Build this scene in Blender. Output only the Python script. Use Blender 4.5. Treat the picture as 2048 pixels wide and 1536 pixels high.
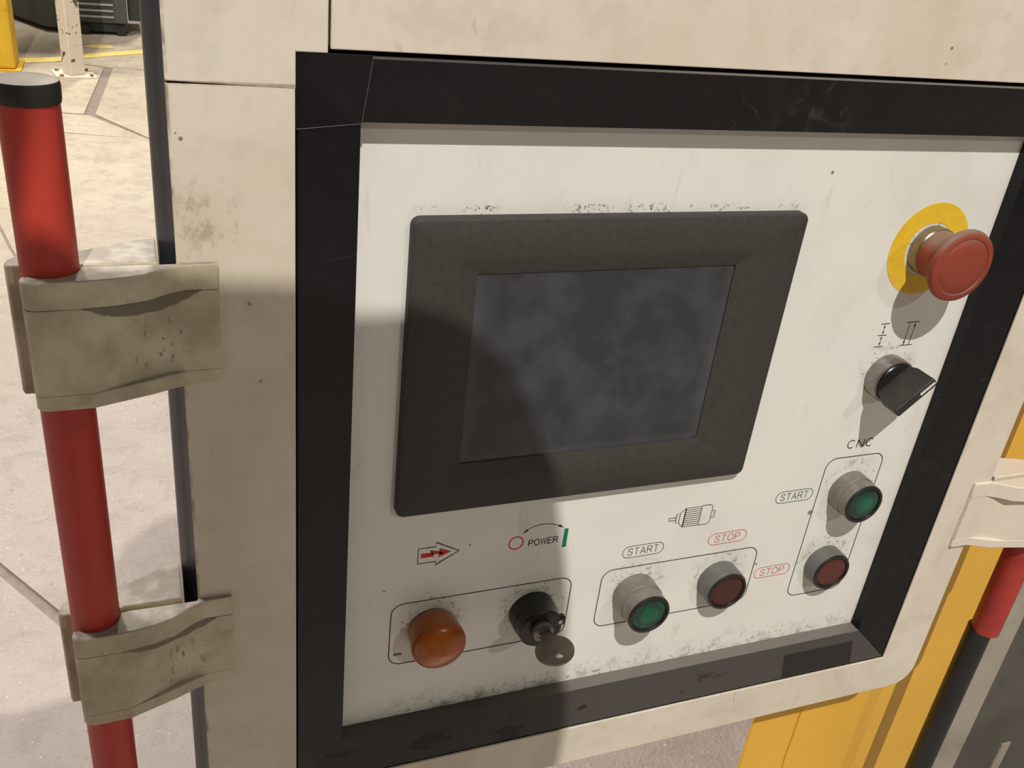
import bpy, bmesh, math, random
from mathutils import Vector, Matrix
random.seed(4)
sc = bpy.context.scene
for o in list(bpy.data.objects):
    bpy.data.objects.remove(o, do_unlink=True)
col = sc.collection
PI = math.pi

# ------------------------------------------------------------------ camera
# world frame: X along the cabinet face, Y into the cabinet, Z up; origin at the
# upper left corner of the white face plate
FOC = 1887.57
R_ = None
def _rot():
    a, b, c = 0.48688857, -0.41102956, 0.11973153
    Rx = Matrix(((1,0,0),(0,math.cos(a),-math.sin(a)),(0,math.sin(a),math.cos(a))))
    Ry = Matrix(((math.cos(b),0,math.sin(b)),(0,1,0),(-math.sin(b),0,math.cos(b))))
    Rz = Matrix(((math.cos(c),-math.sin(c),0),(math.sin(c),math.cos(c),0),(0,0,1)))
    return Rz @ Rx @ Ry
M = _rot()
def w(v):   # (right, down, into) -> blender
    return Vector((v[0], v[2], -v[1]))
right, down, fwd = w(M[0]), w(M[1]), w(M[2])
cam = bpy.data.cameras.new('camera')
camo = bpy.data.objects.new('camera', cam); col.objects.link(camo)
mw = Matrix.Identity(4)
for i, v in enumerate((right, -down, -fwd)):
    for j in range(3): mw[j][i] = v[j]
mw.translation = Vector((-0.09388925, -0.42, 0.10074379))
camo.matrix_world = mw
cam.sensor_fit = 'HORIZONTAL'; cam.sensor_width = 36; cam.lens = 36*FOC/2048
cam.clip_start = 0.01; cam.clip_end = 60
sc.camera = camo

# ------------------------------------------------------------------ light
wd = bpy.data.worlds.new('world'); sc.world = wd; wd.use_nodes = True
wd.node_tree.nodes['Background'].inputs[0].default_value = (1.0, 0.95, 0.74, 1)
wd.node_tree.nodes['Background'].inputs[1].default_value = 0.175
def lamp(name, loc, target, size, power, color=(1, .95, .87)):
    l = bpy.data.lights.new(name, 'AREA'); l.shape = 'DISK'; l.size = size
    l.energy = power; l.color = color
    o = bpy.data.objects.new(name, l); col.objects.link(o)
    o.location = loc
    o.rotation_euler = (Vector(target)-Vector(loc)).to_track_quat('-Z', 'Y').to_euler()
    return o
T = (0.15, 0, -0.2)
k = Vector((-.28, -1.0, 1.43)).normalized()
lamp('high_bay_or_fill_lamp', Vector(T)+k*6.0, T, 0.05, 345)
k2 = Vector((.39, -1.0, .60)).normalized()
lamp('high_bay_or_fill_lamp', Vector(T)+k2*7.0, T, 0.05, 46)
lamp('high_bay_or_fill_lamp', (-1.6, 1.6, 4.6), (-.3, 1.2, -.9), 0.6, 140, (1, .94, .93))  # added lamp with no known source, brightens the near floor
lamp('high_bay_or_fill_lamp', (-1.0, 4.0, 4.8), (-.4, 3.6, -.9), 0.6, 215, (1, .92, .82))  # added the same way, lights the floor round the post
lamp('high_bay_or_fill_lamp', (0.6, 8.0, 4.8), (-.3, 6.0, -.9), 0.6, 300, (1, .92, .78))  # added fill for the far floor
sc.view_settings.view_transform = 'Standard'
sc.view_settings.look = 'None'
sc.view_settings.exposure = 0.0
sc.view_settings.gamma = 1.0
sc.view_settings.use_curve_mapping = False

# ------------------------------------------------------------------ node helper
class N:
    def __init__(s, name):
        s.m = bpy.data.materials.new(name); s.m.use_nodes = True
        s.t = s.m.node_tree; s.b = s.t.nodes['Principled BSDF']
        s.pos = s.t.nodes.new('ShaderNodeNewGeometry')
        s.P = s.pos.outputs['Position']; s.Nrm = s.pos.outputs['Normal']
    def n(s, k, **kw):
        x = s.t.nodes.new(k)
        for a, v in kw.items(): setattr(x, a, v)
        return x
    def put(s, sock, v):
        if hasattr(v, 'links'): s.t.links.new(v, sock)
        else:
            if isinstance(v, tuple) and len(v) == 3 and sock.type == 'RGBA': v = (*v, 1)
            sock.default_value = v
    def math(s, op, a, b=0.0, c=None, clamp=False):
        x = s.n('ShaderNodeMath', operation=op, use_clamp=clamp)
        s.put(x.inputs[0], a); s.put(x.inputs[1], b)
        if c is not None: s.put(x.inputs[2], c)
        return x.outputs[0]
    def xyz(s, v=None):
        x = s.n('ShaderNodeSeparateXYZ'); s.put(x.inputs[0], v or s.P)
        return x.outputs
    def mapped(s, scale, loc=(0,0,0), rot=(0,0,0)):
        x = s.n('ShaderNodeMapping'); s.put(x.inputs[0], s.P)
        x.inputs['Scale'].default_value = scale; x.inputs['Location'].default_value = loc
        x.inputs['Rotation'].default_value = rot
        return x.outputs[0]
    def noise(s, scale, detail=3, rough=.55, vec=None, dist=0.0):
        x = s.n('ShaderNodeTexNoise'); s.put(x.inputs['Vector'], vec or s.P)
        x.inputs['Scale'].default_value = scale; x.inputs['Detail'].default_value = detail
        x.inputs['Roughness'].default_value = rough; x.inputs['Distortion'].default_value = dist
        return x.outputs['Fac']
    def vor(s, scale, vec=None, feature='F1'):
        x = s.n('ShaderNodeTexVoronoi', feature=feature); s.put(x.inputs['Vector'], vec or s.P)
        x.inputs['Scale'].default_value = scale
        return x.outputs['Distance']
    def ramp(s, v, a, b):   # smooth 0..1 between a and b
        x = s.n('ShaderNodeMapRange', interpolation_type='SMOOTHSTEP'); s.put(x.inputs[0], v)
        x.inputs[1].default_value = a; x.inputs[2].default_value = b
        x.inputs[3].default_value = 0; x.inputs[4].default_value = 1
        return x.outputs[0]
    def mix(s, f, a, b):
        x = s.n('ShaderNodeMix', data_type='RGBA'); s.put(x.inputs[0], f)
        s.put(x.inputs[6], a); s.put(x.inputs[7], b)
        return x.outputs[2]
    def near(s, x0, z0, r0, r1):   # 1 inside r0 -> 0 outside r1 (metres), in the face plane
        o = s.xyz()
        dx = s.math('SUBTRACT', o[0], x0); dz = s.math('SUBTRACT', o[2], z0)
        d = s.math('SQRT', s.math('ADD', s.math('MULTIPLY', dx, dx), s.math('MULTIPLY', dz, dz)))
        return s.ramp(d, r1, r0)
    def bump(s, h, strength=.2, dist=.001):
        x = s.n('ShaderNodeBump'); s.put(x.inputs['Height'], h)
        x.inputs['Strength'].default_value = strength; x.inputs['Distance'].default_value = dist
        s.t.links.new(x.outputs[0], s.b.inputs['Normal'])
    def done(s, color, rough=.5, metal=0.0, spec=.5, **kw):
        s.put(s.b.inputs['Base Color'], color); s.put(s.b.inputs['Roughness'], rough)
        s.put(s.b.inputs['Metallic'], metal); s.put(s.b.inputs['Specular IOR Level'], spec)
        for a, v in kw.items(): s.put(s.b.inputs[a.replace('_', ' ')], v)
        return s.m

def plain(name, c, rough=.5, metal=0.0, spec=.5, var=.12, scale=60, **kw):
    n = N(name)
    f = n.ramp(n.noise(scale, 4), .3, .75)
    d = tuple(x*(1-var*2) for x in c)
    return n.done(n.mix(f, c, d), rough, metal, spec, **kw)

# ------------------------------------------------------------------ materials
def mk_beige(name, c=(.75, .685, .595), dirt=(.30, .25, .17), amt=.55, rust=True, grime=0.0, edges=False, cres=()):
    n = N(name)
    big = n.ramp(n.noise(11, 5, .62), .36, .70)
    c1 = n.mix(n.math('MULTIPLY', big, amt*.55), c, (c[0]*.80, c[1]*.77, c[2]*.68))
    mid = n.ramp(n.noise(42, 5, .68, n.mapped((1, 1, 1), (5, 1, 2))), .42, .72)
    c1 = n.mix(n.math('MULTIPLY', mid, amt*.42), c1, (c[0]*.72, c[1]*.70, c[2]*.62))
    sm = n.ramp(n.noise(1, 5, .7, n.mapped((85, 60, 34), (0, 0, 0), (0, .5, 0)), .3), .60, .80)
    gate0 = n.ramp(n.noise(9, 2, .5, n.mapped((1, 1, 1), (2, 4, 9))), .45, .62)
    c3 = n.mix(n.math('MULTIPLY', n.math('MULTIPLY', sm, gate0), min(1, amt*1.35)), c1, dirt)
    sp = n.ramp(n.noise(260, 3, .6), .70, .74)
    gate = n.ramp(n.noise(18, 2, .5, n.mapped((1, 1, 1), (9, 4, 7))), .50, .62)
    c4 = n.mix(n.math('MULTIPLY', n.math('MULTIPLY', sp, gate), .7), c3, (.13, .10, .065))
    if grime:
        g = n.ramp(n.noise(40, 5, .66), .36, .70)
        c4 = n.mix(n.math('MULTIPLY', g, grime), c4, (.27, .215, .135))
    o = n.xyz()
    if edges:
        def band(v, c0, hw): return n.ramp(n.math('ABSOLUTE', n.math('SUBTRACT', v, c0)), hw, hw*.25)
        e = n.math('MULTIPLY', band(o[2], .0168, .0013), n.ramp(o[0], -.0285, -.0295))
        e = n.math('MAXIMUM', e, n.math('MULTIPLY', band(o[0], -.0166, .0011), n.ramp(o[2], .029, .030)))
        e = n.math('MAXIMUM', e, n.math('MULTIPLY', band(o[0], -.0812, .0018), n.ramp(n.noise(60, 3), .45, .6)))
        c4 = n.mix(n.math('MULTIPLY', e, n.math('MULTIPLY_ADD', n.noise(160, 3), .9, .15)), c4, (.17, .10, .05))
        blot = n.math('MULTIPLY', n.near(-.070, -.040, .002, .026), n.ramp(n.noise(1, 4, .65, n.mapped((150, 90, 110), (0, 0, 0), (0, -.7, 0)), .2), .50, .66))
        c4 = n.mix(n.math('MULTIPLY', blot, .55), c4, (.27, .20, .12))
        for x0, z0, r0 in ((-.0765, -.0055, .0012), (-.0784, -.0033, .0006), (-.0512, -.0800, .0013), (-.0469, -.1203, .0013), (.3092, .0480, .0012), (.3085, .0400, .0010)):
            c4 = n.mix(n.math('MULTIPLY', n.math('MULTIPLY', n.near(x0, z0, r0*.5, r0), n.ramp(n.noise(500, 2), .3, .5)), .8), c4, (.09, .065, .04))
        fade = n.math('MULTIPLY', n.ramp(o[0], .0, -.07), n.ramp(o[2], .06, -.10))
        c4 = n.mix(n.math('MULTIPLY', fade, .22), c4, (.50, .42, .29))
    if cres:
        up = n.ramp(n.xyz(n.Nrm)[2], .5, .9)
        c4 = n.mix(n.math('MULTIPLY', up, .82), c4, n.mix(n.ramp(n.noise(60, 4), .4, .65), (.19, .17, .155), (.40, .37, .33)))  # top faces greyed in the colour to stand for the shadow over them
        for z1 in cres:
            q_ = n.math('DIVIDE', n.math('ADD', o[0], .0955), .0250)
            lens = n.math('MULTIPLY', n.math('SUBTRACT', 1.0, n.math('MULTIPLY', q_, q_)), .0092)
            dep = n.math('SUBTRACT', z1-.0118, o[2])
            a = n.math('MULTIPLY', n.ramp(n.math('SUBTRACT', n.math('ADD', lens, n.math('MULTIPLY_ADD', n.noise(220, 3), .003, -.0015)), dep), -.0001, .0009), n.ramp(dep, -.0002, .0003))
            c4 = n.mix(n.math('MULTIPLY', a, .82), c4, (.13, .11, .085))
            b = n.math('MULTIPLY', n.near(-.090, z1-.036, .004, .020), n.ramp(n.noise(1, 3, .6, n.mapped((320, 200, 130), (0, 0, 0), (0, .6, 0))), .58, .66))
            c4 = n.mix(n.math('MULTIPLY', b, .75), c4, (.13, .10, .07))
    n.bump(n.noise(900, 2), .08, .0006)
    return n.done(c4, n.math('MULTIPLY_ADD', big, .15, .5), 0, .35)
m_beige = mk_beige('beige_painted_steel', amt=.98, edges=True)
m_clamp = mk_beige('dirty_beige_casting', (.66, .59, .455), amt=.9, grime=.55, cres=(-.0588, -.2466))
m_clamp_r = mk_beige('beige_casting', (.77, .70, .60), amt=.4, grime=.12)

def mk_rust_edge():
    n = N('rusty_seam_edge')
    return n.done(n.mix(n.ramp(n.noise(120, 3), .35, .65), (.16, .075, .03), (.36, .26, .15)), .8)
m_rust = mk_rust_edge()

BTN = dict(lamp=(.0547,-.310), key=(.1215,-.311), start=(.1958,-.3105), stop=(.2615,-.3115),
           cstart=(.353,-.2490), cstop=(.352,-.3135), sel=(.3525,-.158), estop=(.3550,-.0708))
DOTS = ((.0745, -.2502, .0010), (.0232, -.2759, .0010), (.2672, -.0230, .0015), (.3265, -.2648, .0028), (.2922, -.3042, .0014))
def mk_plate():
    n = N('dirty_white_face_plate')
    c = (.80, .795, .745)
    o = n.xyz()
    big = n.ramp(n.noise(16, 5, .6, None, .4), .45, .75)
    cc = n.mix(n.math('MULTIPLY', big, .34), c, (.60, .60, .545))
    sm = n.ramp(n.noise(1, 4, .6, n.mapped((70, 60, 20), (0, 0, 0), (0, .55, 0)), 1.4), .60, .78)
    cc = n.mix(n.math('MULTIPLY', sm, .30), cc, (.45, .43, .38))
    # light speckle everywhere
    sp = n.ramp(n.noise(520, 2, .5), .73, .78)
    cc = n.mix(n.math('MULTIPLY', sp, .45), cc, (.16, .14, .12))
    # grime round the buttons, more above them
    g = None
    for kx, (x0, z0) in BTN.items():
        a = n.near(x0, z0+.006, .016, .027 if kx != 'estop' else .020)
        g = a if g is None else n.math('MAXIMUM', g, a)
    # along the lower edge and above the display
    low = n.ramp(o[2], -.358, -.384)
    low = n.math('MULTIPLY', low, n.ramp(o[0], .0, .05))
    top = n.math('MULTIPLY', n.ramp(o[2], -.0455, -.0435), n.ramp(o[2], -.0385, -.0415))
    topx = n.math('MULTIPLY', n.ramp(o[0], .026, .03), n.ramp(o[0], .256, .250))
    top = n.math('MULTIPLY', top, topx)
    smear = n.ramp(n.noise(70, 4, .65, None, .6), .50, .70)
    fine = n.ramp(n.noise(260, 4, .7, None, .5), .545, .63)
    gs = n.math('MULTIPLY', g, n.math('MAXIMUM', n.math('MULTIPLY', smear, .32), n.math('MULTIPLY', fine, .58)))
    cc = n.mix(gs, cc, (.13, .115, .09))
    ls = n.math('MULTIPLY', low, n.math('MAXIMUM', n.math('MULTIPLY', smear, .75), n.math('MULTIPLY', fine, .65)))
    cc = n.mix(ls, cc, (.17, .155, .125))
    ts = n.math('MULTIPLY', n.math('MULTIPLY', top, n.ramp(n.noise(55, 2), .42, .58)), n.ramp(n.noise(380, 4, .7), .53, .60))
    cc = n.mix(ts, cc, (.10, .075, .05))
    for x0, z0, r0 in DOTS:
        cc = n.mix(n.math('MULTIPLY', n.near(x0, z0, r0*.4, r0), .8), cc, (.10, .08, .06))
    n.bump(n.noise(1400, 2), .05, .0004)
    return n.done(cc, .42, 0, .4)
m_plate = mk_plate()

def mk_frame():
    n = N('black_frame_plastic')
    f = n.noise(40, 4, .6, None, 1.0)
    scr = n.ramp(n.math('ABSOLUTE', n.math('SUBTRACT', n.noise(26, 1, .4, n.mapped((.5, 1, 1.6), (6, 5, 3), (0, .35, 0)), .8), .5)), .0035, .0005)
    gate = n.ramp(n.noise(22, 2, .5, n.mapped((1, 1, 1), (7, 2, 4))), .56, .70)
    cc = n.mix(n.ramp(f, .45, .8), (.0045, .0050, .0060), (.011, .011, .012))
    cc = n.mix(n.math('MULTIPLY', n.math('MULTIPLY', scr, gate), .30), cc, (.16, .15, .15))
    up = n.ramp(n.xyz(n.Nrm)[2], .08, .6)
    up = n.math('ADD', n.math('MULTIPLY', n.ramp(n.xyz(n.Nrm)[2], .05, .15), .27), n.math('MULTIPLY', up, .73))
    o = n.xyz()
    wipe = n.math('MULTIPLY', n.ramp(o[0], .333, .335), n.math('MULTIPLY', n.ramp(o[0], .400, .398), n.ramp(o[2], -.3905, -.392)))
    blot = n.math('MULTIPLY', n.ramp(n.noise(38, 2, .5, n.mapped((1, 1, 2.2), (3, 3, 8))), .56, .60), n.ramp(o[0], .30, .25))
    wipe = n.math('MAXIMUM', wipe, n.math('MULTIPLY', blot, n.ramp(o[2], -.3905, -.395)))
    up = n.math('MULTIPLY', up, n.math('MULTIPLY_ADD', n.ramp(o[0], .08, .19), .55, .45))  # left part kept darker in colour for the person's shadow and dark reflection
    sm2 = n.math('MULTIPLY', n.near(.236, .009, .004, .034), n.ramp(n.noise(70, 4, .65, None, .4), .50, .68))
    cc = n.mix(n.math('MULTIPLY', sm2, .7), cc, (.060, .056, .056))
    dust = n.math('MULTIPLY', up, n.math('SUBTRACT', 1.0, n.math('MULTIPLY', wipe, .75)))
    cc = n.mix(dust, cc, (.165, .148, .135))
    return n.done(cc, n.math('MULTIPLY_ADD', f, .30, .12), 0, .30)
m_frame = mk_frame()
m_shell = plain('navy_rubber_shell', (.030, .032, .042), .42, 0, .5, .15, 60)
m_dark = plain('dark_brown_backing', (.030, .020, .014), .8)
m_bezel = plain('charcoal_display_plastic', (.052, .047, .043), .62, 0, .35, .10, 300)
def mk_screen():
    n = N('smudged_dark_screen')
    a = n.ramp(n.noise(34, 4, .6, None, .25), .36, .70)
    b = n.ramp(n.noise(60, 3, .55, n.mapped((1, 1, 1.5), (4, 2, 1), (0, .6, 0)), .2), .55, .78)
    cc = n.mix(n.math('MULTIPLY', a, .7), (.030, .034, .036), (.066, .071, .080))
    cc = n.mix(n.math('MULTIPLY', b, .25), cc, (.10, .105, .115))
    o = n.xyz()
    e = n.math('MAXIMUM', n.ramp(o[0], .072, .062), n.math('MAXIMUM', n.ramp(o[0], .2065, .2145), n.ramp(o[2], -.1805, -.189)))
    cc = n.mix(n.math('MULTIPLY', e, .45), cc, (.075, .08, .098))
    return n.done(cc, .42, 0, .45)
m_screen = mk_screen()
m_grey = plain('grey_button_collar', (.235, .215, .19), .38, .25, .5, .10, 150)
m_grey_d = plain('dark_grey_button_collar', (.15, .15, .143), .42, .1, .5, .08, 150)
m_silver = plain('brushed_silver_ring', (.30, .28, .255), .30, .75, .5, .12, 200)
m_black = plain('black_plastic', (.010, .0095, .009), .33, 0, .5, .15, 200)
m_rim = plain('black_lens_rim', (.018, .014, .012), .4)
m_green = plain('green_lens', (.0, .050, .028), .28, 0, .5, .25, 90, Coat_Weight=.3)
m_greenc = plain('green_lens_glow', (.0, .125, .070), .3, 0, .5, .25, 90)
m_red_l = plain('dark_red_lens', (.062, .014, .009), .36, 0, .5, .18, 120)
m_red_l2 = plain('red_lens', (.105, .022, .015), .36, 0, .5, .15, 120)
m_knob = plain('dusty_black_plastic', (.030, .027, .024), .42, 0, .5, .2, 120)
m_white = plain('white_mark', (.75, .74, .70), .5)
m_yel = plain('yellow_label', (.86, .56, .035), .5, 0, .4, .06, 120)
m_ink = plain('black_ink', (.045, .04, .036), .6, 0, .2, .05)
m_ink_g = plain('grey_green_ink', (.14, .18, .15), .6, 0, .2, .05)
m_ink_r = plain('faded_red_ink', (.55, .20, .17), .6, 0, .2, .05)
m_red_ink = plain('red_ink', (.60, .035, .03), .55, 0, .3, .05)
m_grn_ink = plain('green_ink', (.0, .22, .14), .55, 0, .3, .05)
def mk_mush():
    n = N('dusty_red_mushroom')
    up = n.ramp(n.xyz(n.Nrm)[2], .15, .75)
    no = n.ramp(n.noise(120, 4, .6), .25, .7)
    d = n.math('MULTIPLY', up, n.math('MULTIPLY_ADD', no, .35, .60))
    return n.done(n.mix(d, (.27, .050, .027), (.26, .20, .165)), .55, 0, .35)
m_mush = mk_mush()
def mk_amber():
    n = N('amber_lens')
    return n.done(n.mix(n.ramp(n.noise(50, 3), .3, .7), (.44, .105, .003), (.30, .065, .003)), .26, 0, .45, Coat_Weight=.25)
m_amber = mk_amber()
m_keym = plain('worn_nickel_key', (.26, .235, .205), .38, .7, .5, .15, 150)
def mk_redtube():
    n = N('red_painted_tube')
    cc = n.mix(n.ramp(n.noise(14, 4, .6), .5, .72), (.50, .047, .032), (.36, .035, .026))
    cc = n.mix(n.math('MULTIPLY', n.ramp(n.noise(26, 5, .65, None, .5), .58, .74), .45), cc, (.12, .04, .03))
    return n.done(cc, .46, 0, .4)
m_redtube = mk_redtube()
def mk_cap():
    n = N('dusty_black_cap')
    up = n.ramp(n.xyz(n.Nrm)[2], .2, .8)
    d = n.math('MULTIPLY', up, n.math('MULTIPLY_ADD', n.ramp(n.noise(70, 4), .3, .7), .3, .65))
    return n.done(n.mix(d, (.02, .019, .018), (.30, .27, .215)), .6)
m_cap = mk_cap()
m_blacktube = plain('black_tube', (.012, .013, .016), .35, 0, .5, .3, 30)
m_ymach = plain('yellow_machine_paint', (.88, .50, .06), .45, 0, .4, .04, 9)
def mk_grime(name, c, d, s=9, rough=.6):
    n = N(name)
    a = n.ramp(n.noise(s, 5, .6), .35, .7)
    b = n.ramp(n.noise(s*6, 4, .6, None, .7), .6, .75)
    cc = n.mix(n.math('MULTIPLY', b, .35), n.mix(a, c, d), tuple(x*.35 for x in d))
    return n.done(cc, rough, 0, .35)
m_gmach = mk_grime('grey_machine_paint', (.115, .107, .090), (.082, .076, .063))
m_gedge = mk_grime('worn_beige_edge', (.40, .36, .30), (.30, .27, .22), 14)
m_yellowpost = mk_grime('yellow_post_paint', (.74, .47, .03), (.60, .36, .02), 5)
m_dgreen = mk_grime('dark_green_machine_paint', (.035, .042, .038), (.024, .029, .026), 4)
m_dgrey = mk_grime('slate_machine_paint', (.075, .088, .086), (.058, .068, .066), 4)
m_slot = plain('pale_louvre_slat', (.36, .38, .38), .5)
def mk_wpost():
    n = N('chipped_cream_paint')
    a = n.ramp(n.noise(16, 5, .7, None, .4), .575, .60)
    return n.done(n.mix(a, (.72, .65, .53), (.12, .08, .055)), .6)
m_wpost = mk_wpost()
m_line = mk_grime('worn_yellow_floor_paint', (.85, .66, .16), (.78, .62, .25), 10)
def mk_floor():
    n = N('worn_concrete')
    a = n.ramp(n.noise(2.2, 5, .6), .35, .7)
    b = n.ramp(n.noise(17, 5, .65, None, .6), .42, .72)
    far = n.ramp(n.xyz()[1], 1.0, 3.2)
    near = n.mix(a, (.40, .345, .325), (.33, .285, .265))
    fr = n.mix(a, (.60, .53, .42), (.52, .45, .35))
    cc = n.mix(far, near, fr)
    cc = n.mix(n.math('MULTIPLY', b, .42), cc, (.24, .20, .18))
    sp = n.ramp(n.noise(150, 3, .6), .655, .70)
    cc = n.mix(n.math('MULTIPLY', sp, .6), cc, (.75, .70, .66))
    sp2 = n.ramp(n.noise(95, 3, .6, n.mapped((1,1,1),(4,4,4))), .66, .72)
    cc = n.mix(n.math('MULTIPLY', sp2, .5), cc, (.15, .12, .11))
    n.bump(n.noise(170, 4, .7), .55, .004)
    return n.done(cc, n.math('MULTIPLY_ADD', n.noise(60, 3), .35, .16), 0, .6)
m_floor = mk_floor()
m_joint = plain('dirty_floor_joint', (.27, .225, .19), .85)

# ------------------------------------------------------------------ mesh helpers
def V(x, z, h):      # millimetres on the face -> metres; h = height towards the viewer
    return Vector((x/1000, -h/1000, z/1000))
def wpos(o):
    p = Vector((0, 0, 0))
    while o is not None: p += o.location; o = o.parent
    return p
def obj(name, bm, mat, parent=None, smooth=False, bevel=0, seg=2, label=None):
    """bm is in world coordinates; the object's origin goes to its parent's or, without one, its own base"""
    bmesh.ops.recalc_face_normals(bm, faces=bm.faces)
    vs = [v.co.copy() for v in bm.verts]
    lo = Vector([min(v[i] for v in vs) for i in range(3)]); hi = Vector([max(v[i] for v in vs) for i in range(3)])
    base = Vector(((lo.x+hi.x)/2, (lo.y+hi.y)/2, lo.z))
    me = bpy.data.meshes.new(name)
    bmesh.ops.translate(bm, verts=bm.verts, vec=-base)
    bm.to_mesh(me); bm.free()
    for m in (mat if isinstance(mat, (list, tuple)) else [mat]): me.materials.append(m)
    if smooth:
        for p in me.polygons: p.use_smooth = True
        try: me.set_sharp_from_angle(angle=math.radians(38))
        except Exception: pass
    o = bpy.data.objects.new(name, me); col.objects.link(o)
    if parent is not None:
        o.parent = parent; o.location = base - wpos(parent)
    else: o.location = base
    if bevel:
        b = o.modifiers.new('bevel', 'BEVEL'); b.width = bevel/1000; b.segments = seg
        b.limit_method = 'ANGLE'; b.angle_limit = math.radians(35); b.harden_normals = False
    if label: o['label'] = label
    return o
def thing(name, label, cat, loc, group=None):
    o = bpy.data.objects.new(name, None); col.objects.link(o); o.location = loc
    o.empty_display_size = .02
    o['label'] = label; o['category'] = cat
    if group: o['group'] = group
    return o
def tag(o, label, cat, group=None):
    o['label'] = label; o['category'] = cat
    if group: o['group'] = group
    return o
def nb(): return bmesh.new()
def box(bm, x0, x1, y0, y1, z0, z1):
    c = [(x0,y0,z0),(x1,y0,z0),(x1,y1,z0),(x0,y1,z0),(x0,y0,z1),(x1,y0,z1),(x1,y1,z1),(x0,y1,z1)]
    v = [bm.verts.new(p) for p in c]
    for f in ((0,3,2,1),(4,5,6,7),(0,1,5,4),(1,2,6,5),(2,3,7,6),(3,0,4,7)): bm.faces.new([v[i] for i in f])
    return bm
def mbox(bm, x0, x1, z0, z1, h0, h1):   # mm on the face
    return box(bm, x0/1000, x1/1000, -h1/1000, -h0/1000, z0/1000, z1/1000)
def prism(bm, poly, h0, h1):            # outline (x,z) mm, extruded along the face normal
    a = [bm.verts.new(V(x, z, h0)) for x, z in poly]; b = [bm.verts.new(V(x, z, h1)) for x, z in poly]
    n = len(poly)
    bm.faces.new(a); bm.faces.new(b[::-1])
    for i in range(n): bm.faces.new((a[i], b[i], b[(i+1) % n], a[(i+1) % n]))
    return bm
def planprism(bm, poly, z0, z1):        # outline (x,h) mm in plan, extruded vertically
    a = [bm.verts.new(V(x, z0, h)) for x, h in poly]; b = [bm.verts.new(V(x, z1, h)) for x, h in poly]
    n = len(poly)
    bm.faces.new(a); bm.faces.new(b[::-1])
    for i in range(n): bm.faces.new((a[i], b[i], b[(i+1) % n], a[(i+1) % n]))
    return bm
def lathe(bm, prof, cx, cz, seg=56, close=True):   # profile [(r,h)] mm round the face normal at (cx,cz) metres
    rings = []
    for r, h in prof:
        if r < 1e-6: rings.append([bm.verts.new((cx, -h/1000, cz))])
        else: rings.append([bm.verts.new((cx+r/1000*math.cos(2*PI*i/seg), -h/1000, cz+r/1000*math.sin(2*PI*i/seg))) for i in range(seg)])
    for A, B in zip(rings, rings[1:]):
        for i in range(seg):
            j = (i+1) % seg
            if len(A) == 1 and len(B) == 1: continue
            if len(A) == 1: bm.faces.new((A[0], B[i], B[j]))
            elif len(B) == 1: bm.faces.new((A[i], A[j], B[0]))
            else: bm.faces.new((A[i], A[j], B[j], B[i]))
    return bm
def vlathe(bm, prof, cx, cy, seg=40):   # profile [(r,z)] metres round a vertical axis
    rings = []
    for r, z in prof:
        if r < 1e-7: rings.append([bm.verts.new((cx, cy, z))])
        else: rings.append([bm.verts.new((cx+r*math.cos(2*PI*i/seg), cy+r*math.sin(2*PI*i/seg), z)) for i in range(seg)])
    for A, B in zip(rings, rings[1:]):
        for i in range(seg):
            j = (i+1) % seg
            if len(A) == 1: bm.faces.new((A[0], B[i], B[j]))
            elif len(B) == 1: bm.faces.new((A[i], A[j], B[0]))
            else: bm.faces.new((A[i], A[j], B[j], B[i]))
    return bm
def arcpts(cx, cz, r, a0, a1, n):
    return [(cx+r*math.cos(math.radians(a0+(a1-a0)*i/n)), cz+r*math.sin(math.radians(a0+(a1-a0)*i/n))) for i in range(n+1)]
def rrect(x0, x1, z0, z1, r, n=7):
    return (arcpts(x1-r, z1-r, r, 0, 90, n)+arcpts(x0+r, z1-r, r, 90, 180, n) +
            arcpts(x0+r, z0+r, r, 180, 270, n)+arcpts(x1-r, z0+r, r, 270, 360, n))
PH = .05, .16    # heights of the printed ink layer above the plate (mm)
def stroke(bm, pts, wd_, closed=False):
    """flat printed line along pts (x,z mm)"""
    n = len(pts); L = []; Rr = []
    for i in range(n):
        if closed: a, b = pts[(i-1) % n], pts[(i+1) % n]
        else: a, b = pts[max(i-1, 0)], pts[min(i+1, n-1)]
        dx, dz = b[0]-a[0], b[1]-a[1]; l = math.hypot(dx, dz) or 1
        # mitre correction
        k = 1.0
        if 0 < i < n-1 or closed:
            p, q = pts[(i-1) % n], pts[(i+1) % n]; c = pts[i]
            u = ((c[0]-p[0]), (c[1]-p[1])); v = ((q[0]-c[0]), (q[1]-c[1]))
            lu, lv = math.hypot(*u) or 1, math.hypot(*v) or 1
            cs = max(-1, min(1, (u[0]*v[0]+u[1]*v[1])/(lu*lv)))
            k = min(1/max(math.cos(math.acos(cs)/2), .3), 2.5)
        nx, nz = -dz/l*wd_/2*k, dx/l*wd_/2*k
        L.append((pts[i][0]+nx, pts[i][1]+nz)); Rr.append((pts[i][0]-nx, pts[i][1]-nz))
    for i in range(n if closed else n-1):
        j = (i+1) % n
        prism(bm, [L[i], L[j], Rr[j], Rr[i]], *PH)
    return bm
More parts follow.
